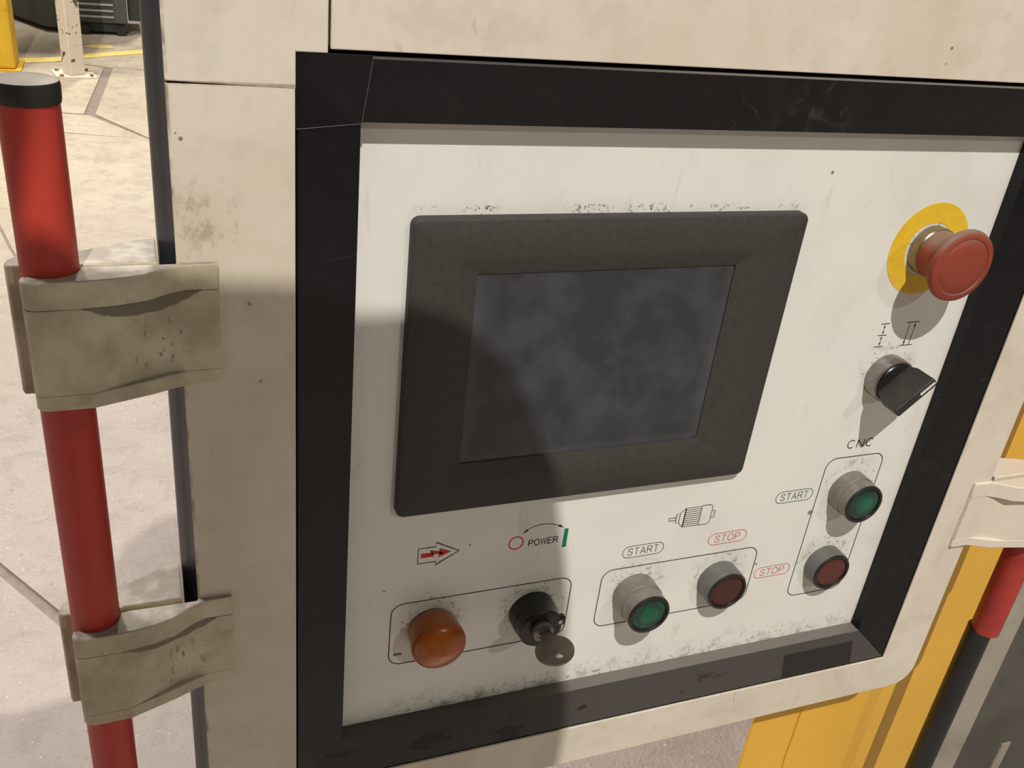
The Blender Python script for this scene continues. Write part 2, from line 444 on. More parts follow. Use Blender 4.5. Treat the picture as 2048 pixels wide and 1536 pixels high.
GLY = dict(T=(.85, [[(0,1),(1,1)], [(.5,1),(.5,0)]]), A=(1.0, [[(0,0),(.5,1),(1,0)], [(.2,.36),(.8,.36)]]),
    R=(.95, [[(0,0),(0,1),(.6,1),(.85,.94),(.95,.76),(.85,.58),(.6,.51),(0,.51)], [(.52,.51),(.74,.40),(1,0)]]),
    P=(.9, [[(0,0),(0,1),(.6,1),(.88,.93),(.98,.72),(.88,.52),(.6,.45),(0,.45)]]),
    C=(1.0, [[(.5+.5*math.cos(math.radians(a)), .5+.5*math.sin(math.radians(a))) for a in range(42, 320, 14)]]),
    N=(.92, [[(0,0),(0,1)], [(0,1),(1,0)], [(1,0),(1,1)]]), W=(1.3, [[(0,1),(.25,0),(.5,1),(.75,0),(1,1)]]),
    E=(.85, [[(1,1),(0,1),(0,0),(1,0)], [(0,.52),(.92,.52)]]),
    S=(.9, [[(.95,.76),(.84,.92),(.5,1.0),(.16,.93),(.06,.75),(.17,.61),(.5,.52),(.85,.43),(.96,.26),(.85,.08),(.5,0),(.13,.08),(.03,.27)]]))
def lettering(text, x0, x1, z0, z1, mat, parent, name='lettering', sw=.55):
    bm = nb()
    gw = dict(GLY); gap = .36
    tot = sum((1.08 if ch == 'O' else GLY[ch][0]) for ch in text)+gap*(len(text)-1)
    k = (x1-x0-sw)/tot; x = x0+sw/2; hh = z1-z0-sw
    for ch in text:
        if ch == 'O':
            wd2 = 1.08
            pts = [(.5+.5*math.cos(2*PI*i/26), .5+.5*math.sin(2*PI*i/26)) for i in range(26)]
            stroke(bm, [(x+a*wd2*k, z0+sw/2+b*hh) for a, b in pts], sw, True)
        else:
            wd2, sts = GLY[ch]
            for st in sts: stroke(bm, [(x+a*wd2*k, z0+sw/2+b*hh) for a, b in st], sw)
        x += (wd2+gap)*k
    return obj(name, bm, mat, parent)

# ------------------------------------------------------------------ control cabinet
FL = -0.90   # floor level
FH = 15.5    # height of the beige face over the white plate
XL, XR, ZB, ZT = -81.2, 471, -448, 170
FW = 30; FHO = 14.5; FHI = 8.5; PX1 = 401.5; PZ1 = -382
cab = thing('control_cabinet', 'beige painted control cabinet with black rimmed white operator panel', 'control cabinet', (.195, .02, ZB/1000))
# sheets of the face
r = 19
poly = [(-30.4, 16.4), (XL, 16.4), (XL, ZB), (XR-r, ZB)] + arcpts(XR-r, ZB+r, r, 270, 360, 8)[1:] + \
       [(XR, 31.5), (PX1+FW+.3, 31.5), (PX1+FW+.3, PZ1-FW-.3), (-30.4, PZ1-FW-.3)]
obj('face_sheet', prism(nb(), poly, FH-1.6, FH), m_beige, cab, bevel=.5)
obj('corner_sheet', prism(nb(), [(XL, 17.3), (-30.2, 15.6), (-30.2, 30.6), (-17.0, 30.6), (-17.0, ZT), (XL, ZT)], FH-1.6, FH+.1), m_beige, cab, bevel=.5)
obj('top_sheet', prism(nb(), [(-16.2, 32.2), (XR, 32.2), (XR, ZT), (-16.2, ZT)], FH-1.6, FH), m_beige, cab, bevel=.5)
# backing behind the seams, round the recess
bk = nb()
mbox(bk, XL+1.5, -31, ZB+3, ZT-2, -4, FH-1.7); mbox(bk, PX1+FW+1, XR-2, ZB+16, ZT-2, -4, FH-1.7)
mbox(bk, -31, PX1+FW+1, 33.6, ZT-2, -4, FH-1.7); mbox(bk, -31, PX1+FW+1, ZB+3, PZ1-FW-1, -4, FH-1.7)
obj('backing_frame', bk, m_dark, cab)
mbox(bb := nb(), XL+12, XR-12, ZB+14, ZT-4, -25, -5)
obj('back_box', bb, m_dark, cab, bevel=3)
for s, x in ((1, XL), (-1, XR)):
    P_ = [(x+s*.6, 13.6), (x+s*.2, -3), (x-s*2.5, -7), (x-s*6.0, -13), (x-s*6.8, -18), (x-s*6.0, -23), (x+s*2, -26), (x+s*12, -26), (x+s*12, -4.5), (x+s*1.3, -4.5), (x+s*1.3, 13.6)]
    obj('side_seal', planprism(nb(), P_, ZB+18, ZT), m_shell, cab, smooth=True)
# black frame: steep lip and sloping face, mitred
I = [(0, 0), (PX1, 0), (PX1, PZ1), (0, PZ1)]
O = [(-FW, FW), (PX1+FW, FW), (PX1+FW, PZ1-FW), (-FW, PZ1-FW)]
I2 = [(-1.0, 1.0), (PX1+1.0, 1.0), (PX1+1.0, PZ1-1.0), (-1.0, PZ1-1.0)]
def bar(i, t0=0.0, t1=1.0):
    j = (i+1) % 4; bm = nb()
    def lerp(A, t): return (A[i][0]+(A[j][0]-A[i][0])*t, A[i][1]+(A[j][1]-A[i][1])*t)
    secs = []
    for t, e in ((t0, 0), (t1, 1)):
        row = [(*lerp(I, t), .02), (*lerp(I2, t), FHI), (*lerp(I2, t), FHI)]
        o = lerp(O, t)
        q = lerp(I2, t)
        o2 = (q[0]+(o[0]-q[0])*.965, q[1]+(o[1]-q[1])*.965)
        row = [(*lerp(I, t), -2), (*lerp(I, t), .02), (*q, FHI), (*o2, FHO), (*o, FHO-.9), (*o, -2)]
        secs.append([bm.verts.new(V(*p)) for p in row])
    A, B = secs; n = len(A)
    for a in range(n): bm.faces.new((A[a], A[(a+1) % n], B[(a+1) % n], B[a]))
    bm.faces.new(A[::-1]); bm.faces.new(B)
    return bm
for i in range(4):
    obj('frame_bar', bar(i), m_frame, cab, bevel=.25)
# thin cover piece over the upper left corner of the frame, edges worn pale
def cornerpt(x, z, lift):
    a = min(max((-x-1)/(FW-1), 0), 1); b = min(max((z-1)/(FW-1), 0), 1)
    f = min((a**5+b**5)**.2, 1.0)
    return V(x, z, FHI+(FHO-FHI)*f+lift)
NG = 9
def cgrid(i, j):   # corners of the cover: lower edge runs slightly askew
    u, v = i/(NG-1), j/(NG-1)
    x = -30.2+u*(29.6+(v*2.8)); z = -1.0+1.4*u+v*(31.4-1.4*u)
    return x, z
bm = nb()
top_ = [[bm.verts.new(cornerpt(*cgrid(i, j), .55)) for j in range(NG)] for i in range(NG)]
low_ = [[bm.verts.new(cornerpt(*cgrid(i, j), -.3)) for j in range(NG)] for i in range(NG)]
for i in range(NG-1):
    for j in range(NG-1):
        bm.faces.new((top_[i][j], top_[i+1][j], top_[i+1][j+1], top_[i][j+1]))
    for Lr in (0, NG-1):
        bm.faces.new((top_[i][Lr], low_[i][Lr], low_[i+1][Lr], top_[i+1][Lr]))
        bm.faces.new((top_[Lr][i], top_[Lr][i+1], low_[Lr][i+1], low_[Lr][i]))
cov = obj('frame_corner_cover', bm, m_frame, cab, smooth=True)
m_scr = plain('pale_worn_edge', (.12, .115, .11), .5)
bm = nb()
def edge_strip(A, wd_):
    prev = None
    for (x, z) in A:
        a = bm.verts.new(cornerpt(x, z, .62)); b = bm.verts.new(cornerpt(x+wd_[0], z+wd_[1], .62))
        if prev: bm.faces.new((prev[0], a, b, prev[1]))
        prev = (a, b)
edge_strip([cgrid(i, 0) for i in range(NG)], (0, .35)); edge_strip([cgrid(NG-1, j) for j in range(NG)], (-.28, 0))
obj('worn_edge', bm, m_scr, cov)
# face plate and its printing
plate = obj('face_plate', mbox(nb(), -.6, PX1+.6, PZ1-.6, .6, -2, 0), m_plate, cab)
def legend_box(x0, x1, z0, z1):
    obj('legend_outline', stroke(nb(), rrect(x0, x1, z0, z1, 8), .62, True), m_ink, plate)
legend_box(28.3, 147.6, -336.6, -287.9)
legend_box(169.4, 290.3, -336.2, -287.9)
legend_box(328.0, 376.6, -341.2, -220.8)
def pill(cx, cz, word, ink):
    obj('legend_pill', stroke(nb(), rrect(cx-15.1, cx+15.1, cz-4.7, cz+4.7, 4.6), .5, True), ink, plate)
    wdh = 11.4 if word == 'START' else 10.2
    lettering(word, cx-wdh, cx+wdh, cz-3.05, cz+3.05, ink, plate)
pill(196.5, -275.1, 'START', m_ink_g); pill(261.4, -275.5, 'STOP', m_ink_r)
pill(308.3, -248.0, 'START', m_ink_g); pill(308.1, -313.2, 'STOP', m_ink_r)
lettering('CNC', 340.6, 362.8, -213.9, -207.0, m_ink, plate, sw=.65)
lettering('POWER', 112.9, 132.6, -258.0, -252.8, m_ink, plate)
# arrow outline with red bolt
obj('arrow_outline', stroke(nb(), [(42.6, -247.7), (53.2, -247.7), (53.4, -244.7), (67.9, -253.1), (53.7, -261.3), (53.7, -258.8), (42.6, -258.8)], .42, True), m_ink, plate)
def flat(name, polys, mat):
    bm = nb()
    for p in polys: prism(bm, p, *PH)
    return obj(name, bm, mat, plate)
flat('red_bolt_arrow', [[(44.3, -251.6), (51.5, -251.8), (52.6, -254.8), (44.4, -254.8)],
                        [(49.6, -249.9), (56.2, -251.6), (58.6, -253.7), (51.0, -253.2)],
                        [(55.6, -249.3), (62.9, -252.7), (55.4, -256.0)]], m_red_ink)
obj('red_circle', stroke(nb(), arcpts(104.5, -253.8, 4.6, 0, 360, 40)[:-1], .75, True), m_red_ink, plate)
flat('green_bar', [[(136.2, -248.0), (138.9, -248.0), (138.9, -262.3), (136.2, -262.3)]], m_grn_ink)
arc = [(108.9, -246.7), (111.5, -244.6), (114.9, -243.0), (119, -242.1), (122.9, -242.1), (127, -243.0), (131, -244.4), (134.6, -246.4)]
bm = stroke(nb(), arc, .42)
prism(bm, [(108.2, -247.3), (111.6, -245.6), (110.6, -244.2)], *PH); prism(bm, [(135.4, -246.9), (131.6, -245.6), (132.4, -243.9)], *PH)
obj('turn_arrow', bm, m_ink, plate)
# motor drawing
bm = nb(); S = lambda *p, w_=.38, c=False: stroke(bm, list(p), w_, c)
S((216.5, -252.0), (210.9, -252.0), (210.9, -254.1), (216.5, -254.1))
S((216.5, -249.4), (216.5, -256.5), (219.0, -256.5), (219.0, -249.4), c=True)
S((219.0, -249.4), (220.5, -247.3), (222.6, -245.6), (222.6, -260.6), (220.5, -258.8), (219.0, -256.5))
for i in range(10):
    z = -245.6-15.0*i/9; S((222.2, z), (234.8, z-.1))
S((234.8, -245.4), (234.8, -260.8), w_=.38)
stroke(bm, [(234.8, -245.2), (240.2, -245.2)]+arcpts(240.2, -248.2, 3, 90, 0, 5)+arcpts(240.2, -258, 3, 0, -90, 5)+[(234.8, -261.0)], .38)
S((243.2, -250.4), (245.6, -250.4), (245.6, -256.0), (243.2, -256.0))
obj('motor_drawing', bm, m_ink, plate)
# stroke symbols above the selector
bm = nb()
for z in (-120.2, -128.2, -136.3): S((336.8, z), (343.7, z), w_=.5)
for a, b in ((-121, -127.6), (-129, -135.6)):
    S((340.2, a), (340.2, b), w_=.3)
    prism(bm, [(339.5, a-2), (340.2, a), (340.9, a-2)], *PH); prism(bm, [(339.5, b+2), (340.9, b+2), (340.2, b)], *PH)
obj('short_stroke_symbol', bm, m_ink, plate)
bm = nb()
for z in (-120.2, -136.6): S((357.3, z), (367.6, z), w_=.5)
for x in (360.1, 364.7): S((x, -120.6), (x, -136.2), w_=.32)
prism(bm, [(363.9, -123.6), (364.7, -120.9), (365.5, -123.6)], *PH); prism(bm, [(359.3, -133.4), (360.9, -133.4), (360.1, -136.2)], *PH)
obj('long_stroke_symbol', bm, m_ink, plate)
# scribbled small mark and lettering smudge in the lamp's box
flat('small_printed_mark', [[(31.2, -327.4), (36.4, -327.8), (36.4, -329.2), (31.2, -328.9)]], m_ink_g)

# ------------------------------------------------------------------ display
disp = thing('touch_display', 'charcoal framed operator display with smudged dark switched-off screen', 'display', V(140.5, -219, 0))
BX0, BX1, BZ0, BZ1 = 26.2, 254.6, -219.0, -44.6
bm = nb()
def loopv(x0, x1, z0, z1, r_, h):
    return [bm.verts.new(V(x, z, h)) for x, z in rrect(x0, x1, z0, z1, r_, 5)]
rings = [loopv(BX0, BX1, BZ0, BZ1, 4.5, .1), loopv(BX0, BX1, BZ0, BZ1, 4.5, 5.0), loopv(BX0+.35, BX1-.35, BZ0+.35, BZ1-.35, 4.2, 5.8),
         loopv(BX0+1.2, BX1-1.2, BZ0+1.2, BZ1-1.2, 3.5, 6.3),
         loopv(49, 231.5, -200.0, -64.0, 2.5, 6.3), loopv(52, 228, -197.0, -67.0, 2.5, 6.0), loopv(61.6, 214.8, -188.6, -74.6, 1.2, 3.6),
         loopv(61.6, 214.8, -188.6, -74.6, 1.2, 2.2)]
for A, B in zip(rings, rings[1:]):
    for i in range(len(A)): bm.faces.new((A[i], A[(i+1) % len(A)], B[(i+1) % len(A)], B[i]))
obj('bezel', bm, m_bezel, disp, smooth=True)
obj('screen', mbox(nb(), 61.0, 215.4, -189.2, -74.0, .4, 2.8), m_screen, disp)

# ------------------------------------------------------------------ buttons
def pushbutton(name, key, H, label, collar, lens, group, centre=None, rubber=False):
    x, z = BTN[key]
    t = thing(name, label, 'push button', (x, 0, z), group)
    hc = H-1.5
    if rubber:
        hb = hc*.55
        pr = [(15.6, .05), (15.6, hb-.6), (15.0, hb), (14.7, hb+.1), (14.9, hc-.5), (14.6, hc), (13.4, hc)]
    else:
        pr = [(15.5, .05), (15.6, hc*.5), (15.5, hc-.8), (15.1, hc), (13.8, hc)]
    obj('collar', lathe(nb(), pr+[(13.3, hc-3.0), (0, hc-3.0)], x, z), collar, t, smooth=True)
    obj('lens_rim', lathe(nb(), [(14.6, hc-1), (15.0, hc+.1), (14.6, H-.3), (14.0, H), (12.9, H), (12.4, H-1.0), (12.4, hc-2.6)], x, z), m_rim, t, smooth=True)
    obj('lens', lathe(nb(), [(12.4, hc-2.6), (12.4, H-1.3), (11.5, H-.7), (8, H-.35), (0, H-.2)], x, z), lens, t, smooth=True)
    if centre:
        obj('lens_glow_disc', lathe(nb(), [(7.0, H-.5), (6.5, H-.2), (3, H+.0), (0, H+.05)], x, z), centre, t, smooth=True)  # brighter disc: the glow of the lens put into the colour
    return t
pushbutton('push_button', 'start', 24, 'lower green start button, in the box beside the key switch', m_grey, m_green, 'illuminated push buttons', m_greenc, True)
pushbutton('push_button', 'stop', 15.0, 'dark red stop button in the lower row, under the motor drawing', m_grey_d, m_red_l, 'illuminated push buttons')
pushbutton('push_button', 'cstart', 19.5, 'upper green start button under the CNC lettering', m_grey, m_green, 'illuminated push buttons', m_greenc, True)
pushbutton('push_button', 'cstop', 12.5, 'red stop button at the lower end of the upright CNC box', m_grey_d, m_red_l2, 'illuminated push buttons')

# emergency stop
x, z = BTN['estop']
es = thing('emergency_stop_button', 'red mushroom emergency stop button on a yellow ring label', 'emergency stop', (x, 0, z))
bm = nb(); lathe(bm, [(17.0, .02), (17.0, .25), (29.6, .25), (29.6, .02)], x-.0005, z+.0002, 72)
obj('yellow_ring_label', bm, m_yel, es)
obj('collar', lathe(nb(), [(15.6, .05), (15.6, 6.5), (15.0, 7.2), (0, 7.2)], x, z), m_silver, es, smooth=True)
obj('mushroom_cap', lathe(nb(), [(14.8, 6.8), (14.9, 8), (14.7, 14), (15.2, 18), (17.6, 21), (21.2, 23.7), (22.2, 25.4), (22.4, 27.0), (21.8, 28.8), (20.2, 29.8),
    (17.6, 30.0), (17.2, 29.5), (16.6, 30.0), (9, 30.4), (0, 30.5)], x, z, 72), m_mush, es, smooth=True)

# selector
x, z = BTN['sel']
se = thing('selector_switch', 'black rotary selector switch with a white pointer line and silver ring', 'selector switch', (x, 0, z))
obj('ring', lathe(nb(), [(15.4, .05), (15.5, 9.5), (15.0, 10.4), (13.9, 10.6), (13.6, 10.0), (13.6, 8)], x, z), m_silver, se, smooth=True)
knob = obj('knob', lathe(nb(), [(13.5, 8), (13.5, 11.0), (12.8, 11.8), (0, 11.8)], x, z), m_black, se, smooth=True)
# ridge of the knob
ang = math.radians(43); u = (math.cos(ang), math.sin(ang)); nn = (-u[1], u[0])
bm = nb(); cx, cz = x*1000, z*1000
def q(a, b, h): return bm.verts.new(V(cx+u[0]*a+nn[0]*b, cz+u[1]*a+nn[1]*b, h))
secs = []
for (la, wb, h) in ((12.6, 5.0, 11.0), (15.2, 4.4, 17.0), (15.6, 3.3, 31.0)):
    secs.append([q(-la, -wb, h), q(la, -wb, h), q(la+.6, 0, h), q(la, wb, h), q(-la, wb, h), q(-la-.6, 0, h)])
for A, B in zip(secs, secs[1:]):
    for i in range(6): bm.faces.new((A[i], A[(i+1) % 6], B[(i+1) % 6], B[i]))
bm.faces.new(secs[0][::-1]); bm.faces.new(secs[-1])
obj('grip', bm, m_knob, se, bevel=.8, seg=3)
bm = nb(); secs = []
A = [q(3.2, -.9, 30.9), q(15.0, -.9, 30.9), q(15.0, .9, 30.9), q(3.2, .9, 30.9)]
B = [q(3.2, -.9, 31.25), q(15.0, -.9, 31.25), q(15.0, .9, 31.25), q(3.2, .9, 31.25)]
bm.faces.new(A[::-1]); bm.faces.new(B)
for i in range(4): bm.faces.new((A[i], A[(i+1) % 4], B[(i+1) % 4], B[i]))
obj('pointer_line', bm, m_white, se)

# amber pilot lamp
x, z = BTN['lamp']
pl_ = thing('pilot_lamp', 'amber pilot lamp with domed lens at the lower left of the panel', 'pilot lamp', (x, 0, z))
obj('base_ring', lathe(nb(), [(14.4, .05), (14.4, 1.4), (14.0, 1.8), (0, 1.8)], x, z), m_rim, pl_, smooth=True)
obj('amber_lens', lathe(nb(), [(14.8, .9), (15.6, 2.2), (16.4, 9), (17.1, 15), (17.0, 17.4), (15.9, 19.6), (13.0, 21.2), (1.0, 26.2), (0, 26.4)], x, z, 64), m_amber, pl_, smooth=True)

# key switch and key
x, z = BTN['key']
ks = thing('key_switch', 'round black key switch between the amber lamp and green start button', 'key switch', (x, 0, z))
obj('collar', lathe(nb(), [(15.4, .05), (15.4, 9), (15.2, 10.2), (14.9, 10.6), (14.9, 11.2), (14.4, 17.2), (13.6, 18.0), (0, 18.0)], x, z), m_black, ks, smooth=True)
obj('index_dot', lathe(nb(), [(1.5, 17.9), (1.5, 18.5), (0, 18.6)], x+.0125, z+.0035, 20), m_white, ks)
pb = nb(); mbox(pb, x*1000+9.5, x*1000+16.2, z*1000-.2, z*1000+7, 13.6, 17.9)
obj('index_lug', pb, m_black, ks, bevel=1.2)
obj('lock_cylinder', lathe(nb(), [(7.2, 17.8), (7.2, 21.0), (6.6, 21.8), (4.6, 21.8), (4.2, 21.2), (0, 21.2)], x, z, 40), m_keym, ks, smooth=True)
ky = thing('key', 'small round-headed metal key standing in the black key switch', 'key', (x, -.0215, z))
# the key stands out from the panel: its flat lies in the plane of the panel normal and direction e
ea = math.radians(10); e = Vector((math.cos(ea), 0, math.sin(ea))); nrm = Vector((0, -1, 0)); th = e.cross(nrm).normalized()
C0 = Vector((x+.0012, -.0372, z-.0002))
def keypts(pts, t):
    return [C0 + e*(a/1000) + nrm*(b/1000) + th*(t/1000) for a, b in pts]
bm = nb()
outer = [(12.2*math.cos(2*PI*i/44), 11.8*math.sin(2*PI*i/44)) for i in range(44)]
hole = [(1.0+2.3*math.cos(2*PI*i/44), 5.2+2.3*math.sin(2*PI*i/44)) for i in range(44)]
fo = [bm.verts.new(p) for p in keypts(outer, .95)]; fi = [bm.verts.new(p) for p in keypts(hole, .95)]
bo = [bm.verts.new(p) for p in keypts(outer, -.95)]; bi = [bm.verts.new(p) for p in keypts(hole, -.95)]
for i in range(44):
    j = (i+1) % 44
    bm.faces.new((fo[i], fo[j], fi[j], fi[i])); bm.faces.new((bo[i], bi[i], bi[j], bo[j]))
    bm.faces.new((fo[i], bo[i], bo[j], fo[j])); bm.faces.new((fi[i], fi[j], bi[j], bi[i]))
obj('key_bow', bm, m_keym, ky, bevel=.25)
bm = nb()
sh = [(-3.6, -15.6), (3.6, -15.6), (4.4, -8.4), (-4.4, -8.4)]
A = [bm.verts.new(p) for p in keypts(sh, .9)]; B = [bm.verts.new(p) for p in keypts(sh, -.9)]
bm.faces.new(A); bm.faces.new(B[::-1])
for i in range(4): bm.faces.new((A[i], B[i], B[(i+1) % 4], A[(i+1) % 4]))
obj('key_blade', bm, m_keym, ky)

# ------------------------------------------------------------------ tube clamps
def clamp(side, ztop, label, mat, hgt=59.0, xt=None):
    """side -1: left of the cabinet; +1: mirrored, right of it"""
    xe = XL if side < 0 else XR
    def X(d): return xe + side*d            # d = distance outwards from the cabinet edge
    tc = (X(49.3) if xt is None else xt)
    e = abs(tc-xe)-49.3                     # the right clamp reaches a little farther
    z1 = ztop; z0 = ztop-hgt
    t = thing('tube_clamp', label, 'clamp', V(X(30), z0, 15), 'two-part clamps holding the red tubes')
    Rt = 11.6; hc = 17.5
    def front(prof):
        inner = [(X(59.5+e), 26.5)] + [(tc+side*Rt*math.cos(math.radians(a)), hc+Rt*math.sin(math.radians(a))) for a in (50, 65, 80, 95, 110, 125, 140, 155, 170, 180)] + [(X(34+e), 17.0), (X(.4), 17.0), (X(.4), FH+.06), (X(-17), FH+.06)]
        return prof + inner
    rim = [(X(-17), 18.2), (X(-3), 18.6), (X(3), 21.0), (X(13), 28.2), (X(24), 31.6), (X(37+e), 33.5), (X(55+e), 33.8), (X(58.5+e), 32.6), (X(60+e), 30)]
    mid = [(X(-17), 18.2), (X(-5), 18.4), (X(3), 18.8), (X(13), 21.6), (X(24), 27.4), (X(37+e), 33.3), (X(55+e), 33.8), (X(58.5+e), 32.6), (X(60+e), 30)]
    obj('front_jaw', planprism(nb(), front(rim), z1-12.5, z1), mat, t, smooth=True, bevel=.8)
    obj('front_jaw', planprism(nb(), front(mid), z0+7.5, z1-12.5), mat, t, smooth=True)
    rim2 = [(X(-17), 18.2), (X(-2), 18.5), (X(14), 25.4), (X(37+e), 33.4), (X(55+e), 33.8), (X(58.5+e), 32.6), (X(60+e), 30)]
    obj('front_jaw', planprism(nb(), front(rim2), z0, z0+7.5), mat, t, smooth=True, bevel=.8)
    # rear jaw
    P = [(X(7.4), 12.8), (X(36+e), 12.8)] + [(tc+side*Rt*math.cos(math.radians(a)), hc+Rt*math.sin(math.radians(a))) for a in (196, 212, 228, 244, 260, 276, 292, 308, 324, 340)] + \
        [(X(62.5+e), 12.8), (X(66+e), 12.8), (X(67+e), 10), (X(66+e), 5), (X(62+e), 0), (X(37+e), -4), (X(16), -15), (X(7.4), -17)]
    obj('rear_jaw', planprism(nb(), P, z0-2, z1-.6), mat, t, smooth=True, bevel=.8)
    return t
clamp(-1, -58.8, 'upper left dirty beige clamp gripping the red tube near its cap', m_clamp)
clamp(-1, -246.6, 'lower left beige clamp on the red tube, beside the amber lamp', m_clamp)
clamp(1, -246.4, 'clean beige clamp on the right edge of the cabinet', m_clamp_r, 57.5, xt=535.0)

# red tubes
tl = thing('handle_tube', 'long red vertical tube with dusty black end cap left of cabinet', 'tube', V(-130.4, -560, 17.5))
cx, cy = -.1304, -.0175
obj('red_pipe', vlathe(nb(), [(0, -.56), (.0113, -.56), (.0113, .0095), (0, .0095)], cx, cy), m_redtube, tl, smooth=True)
obj('end_cap', vlathe(nb(), [(0, .0085), (.0117, .0085), (.0120, .0100), (.0121, .0150), (.0116, .0166), (.0100, .0172), (0, .0175)], cx, cy), m_cap, tl, smooth=True)
tr = thing('handle_tube', 'short red tube end on black pipe at the right edge', 'tube', V(535, -900, 17.5))
cx, cy = .5365, -.0150
obj('red_sleeve', vlathe(nb(), [(0, -.4055), (.0110, -.4055), (.0114, -.4045), (.0113, -.10), (0, -.10)], cx, cy), m_redtube, tr, smooth=True)
obj('end_cap', vlathe(nb(), [(0, -.101), (.0117, -.101), (.0120, -.0995), (.0121, -.0945), (.0116, -.0930), (.0100, -.0924), (0, -.0921)], cx, cy), m_cap, tr, smooth=True)
obj('black_pipe', vlathe(nb(), [(0, FL), (.0100, FL), (.0100, -.4050), (0, -.4050)], cx-.0022, cy+.0024), m_blacktube, tr, smooth=True)

# ------------------------------------------------------------------ yellow machine guard behind, on the right
yg = thing('machine_guard', 'orange yellow sheet metal machine guard behind the cabinet, seamed', 'machine guard', (.50, .05, FL))
bm = nb(); box(bm, .3695, .4180, .032, .036, FL, .6)
obj('narrow_panel', bm, m_ymach, yg, bevel=1)
P = [(.4194, .032), (.462, .032), (.6500, .0720)] + [(.648+.016*math.sin(math.radians(a)), .0878-.016*math.cos(math.radians(a))) for a in (20, 40, 60, 90)] + \
    [(.664, .085), (.660, .084), (.658, .082), (.646, .0763), (.462, .036), (.4194, .036)]
bm = nb()
a = [bm.verts.new((p[0], p[1], FL)) for p in P]; b = [bm.verts.new((p[0], p[1], .6)) for p in P]
for i in range(len(P)): bm.faces.new((a[i], b[i], b[(i+1) % len(P)], a[(i+1) % len(P)]))
bm.faces.new(a); bm.faces.new(b[::-1])
obj('wide_panel', bm, m_ymach, yg, smooth=True)
gm = thing('grey_cabinet', 'dull dark grey machine side with worn pale edge, at bottom right', 'machine', (1.0, .2, FL))
bm = nb(); box(bm, .759, 1.9, .094, .7, FL, -.25)
obj('side_panel', bm, m_gmach, gm, bevel=2)
bm = nb(); box(bm, .686, .757, .090, .14, FL, -.25)
obj('edge_strip', bm, m_gedge, gm, bevel=5)
bm = nb(); box(bm, .826, .840, .0915, .0939, FL, -.7515)
obj('pale_tape_strip', bm, m_gedge, gm)

# ------------------------------------------------------------------ floor
def floorpoly(name, pts, z0, z1, mat, parent):
    bm = nb()
    a = [bm.verts.new((x, y, z0)) for x, y in pts]; b = [bm.verts.new((x, y, z1)) for x, y in pts]
    bm.faces.new(a); bm.faces.new(b[::-1])
    for i in range(len(pts)): bm.faces.new((a[i], b[i], b[(i+1) % len(pts)], a[(i+1) % len(pts)]))
    return obj(name, bm, mat, parent)
fl = obj('floor', box(nb(), -12, 12, -10, 16, FL-.05, FL-.006), m_joint); fl['kind'] = 'structure'
K = (.100744-FL)/1.05     # scale of the floor layout (worked out for a 1.05 m eye height)
CX, CY = -.09389, -.42
def F(x, y): return (CX+(x-CX)*K, CY+(y-CY)*K)
g = .010
slabs = [
    [(-6, -4), (8, -4), (8, -1.6), F(-.240, .764), F(-.345, .925), F(-1.1, 2.145), (-6, 5)],
    [(-6, 5.03), F(-1.1, 2.178), F(-.345, .956), F(-.240, .798), (8, -1.56), (8, -.9), F(-.037, 3.560), F(-.265, 3.930), F(-.55, 3.99), (-6, 4.9)],
    [(-6, 4.94), F(-.55, 4.005), F(-.285, 3.955), F(-.212, 4.93), F(-.36, 5.02), (-6, 6.0)],
    [F(-.240, 3.955), F(-.037, 3.578), (8, -.87), (8, 1.5), F(-.02, 4.90), F(-.168, 4.93)],
    [(-6, 6.02), F(-.36, 5.035), F(-.19, 4.945), F(-.02, 4.915), (8, 1.53), (8, 14), (-6, 14)]]
for s in slabs:
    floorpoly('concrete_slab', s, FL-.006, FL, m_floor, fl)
m_wall = plain('pale_hall_wall', (.42, .38, .32), .8, 0, .3, .05, 1)
for nm, b in (('wall_left', (-12.2, -12, -10, 16)), ('wall_right', (12, 12.2, -10, 16)), ('wall_back', (-12.2, 12.2, 16, 16.2)), ('wall_front', (-12.2, 12.2, -10.2, -10))):
    o = obj(nm, box(nb(), b[0], b[1], b[2], b[3], FL-.05, FL+5), m_wall); o['kind'] = 'structure'
# the painted line on it
ln = [F(-.72, 4.93), F(-.53, 4.985), F(-.40, 5.06), F(-.30, 5.16), F(-.15, 5.26), F(-.015, 5.345), F(.35, 5.55)]
bm = nb(); L2 = []
for i, (x, y) in enumerate(ln): L2.append((bm.verts.new((x, y, FL+.0015)), bm.verts.new((x+.01, y+.115, FL+.0015))))
for (a, b), (c, d) in zip(L2, L2[1:]): bm.faces.new((a, c, d, b))
tag(obj('floor_line', bm, m_line), 'worn yellow line painted on the floor behind the white post', 'floor marking')
bm = nb(); px_, py_ = F(-.245, 5.50)
bm.faces.new([bm.verts.new((px_+a, py_+b, FL+.0015)) for a, b in ((-.07, -.03), (.02, -.06), (.08, -.02), (.06, .06), (-.03, .05))])
tag(obj('floor_mark', bm, m_line), 'small yellow paint fleck on the floor beyond the line', 'floor marking')
# thin crack
bm = nb(); cr = [F(-.52, 2.72), F(-.475, 2.53), F(-.44, 2.38), F(-.40, 2.24), F(-.37, 2.02), F(-.30, 1.9)]
L2 = [(bm.verts.new((x-.004, y, FL+.0006)), bm.verts.new((x+.004, y, FL+.0006))) for x, y in cr]
for (a, b), (c, d) in zip(L2, L2[1:]): bm.faces.new((a, c, d, b))
obj('floor_crack', bm, m_joint, fl)

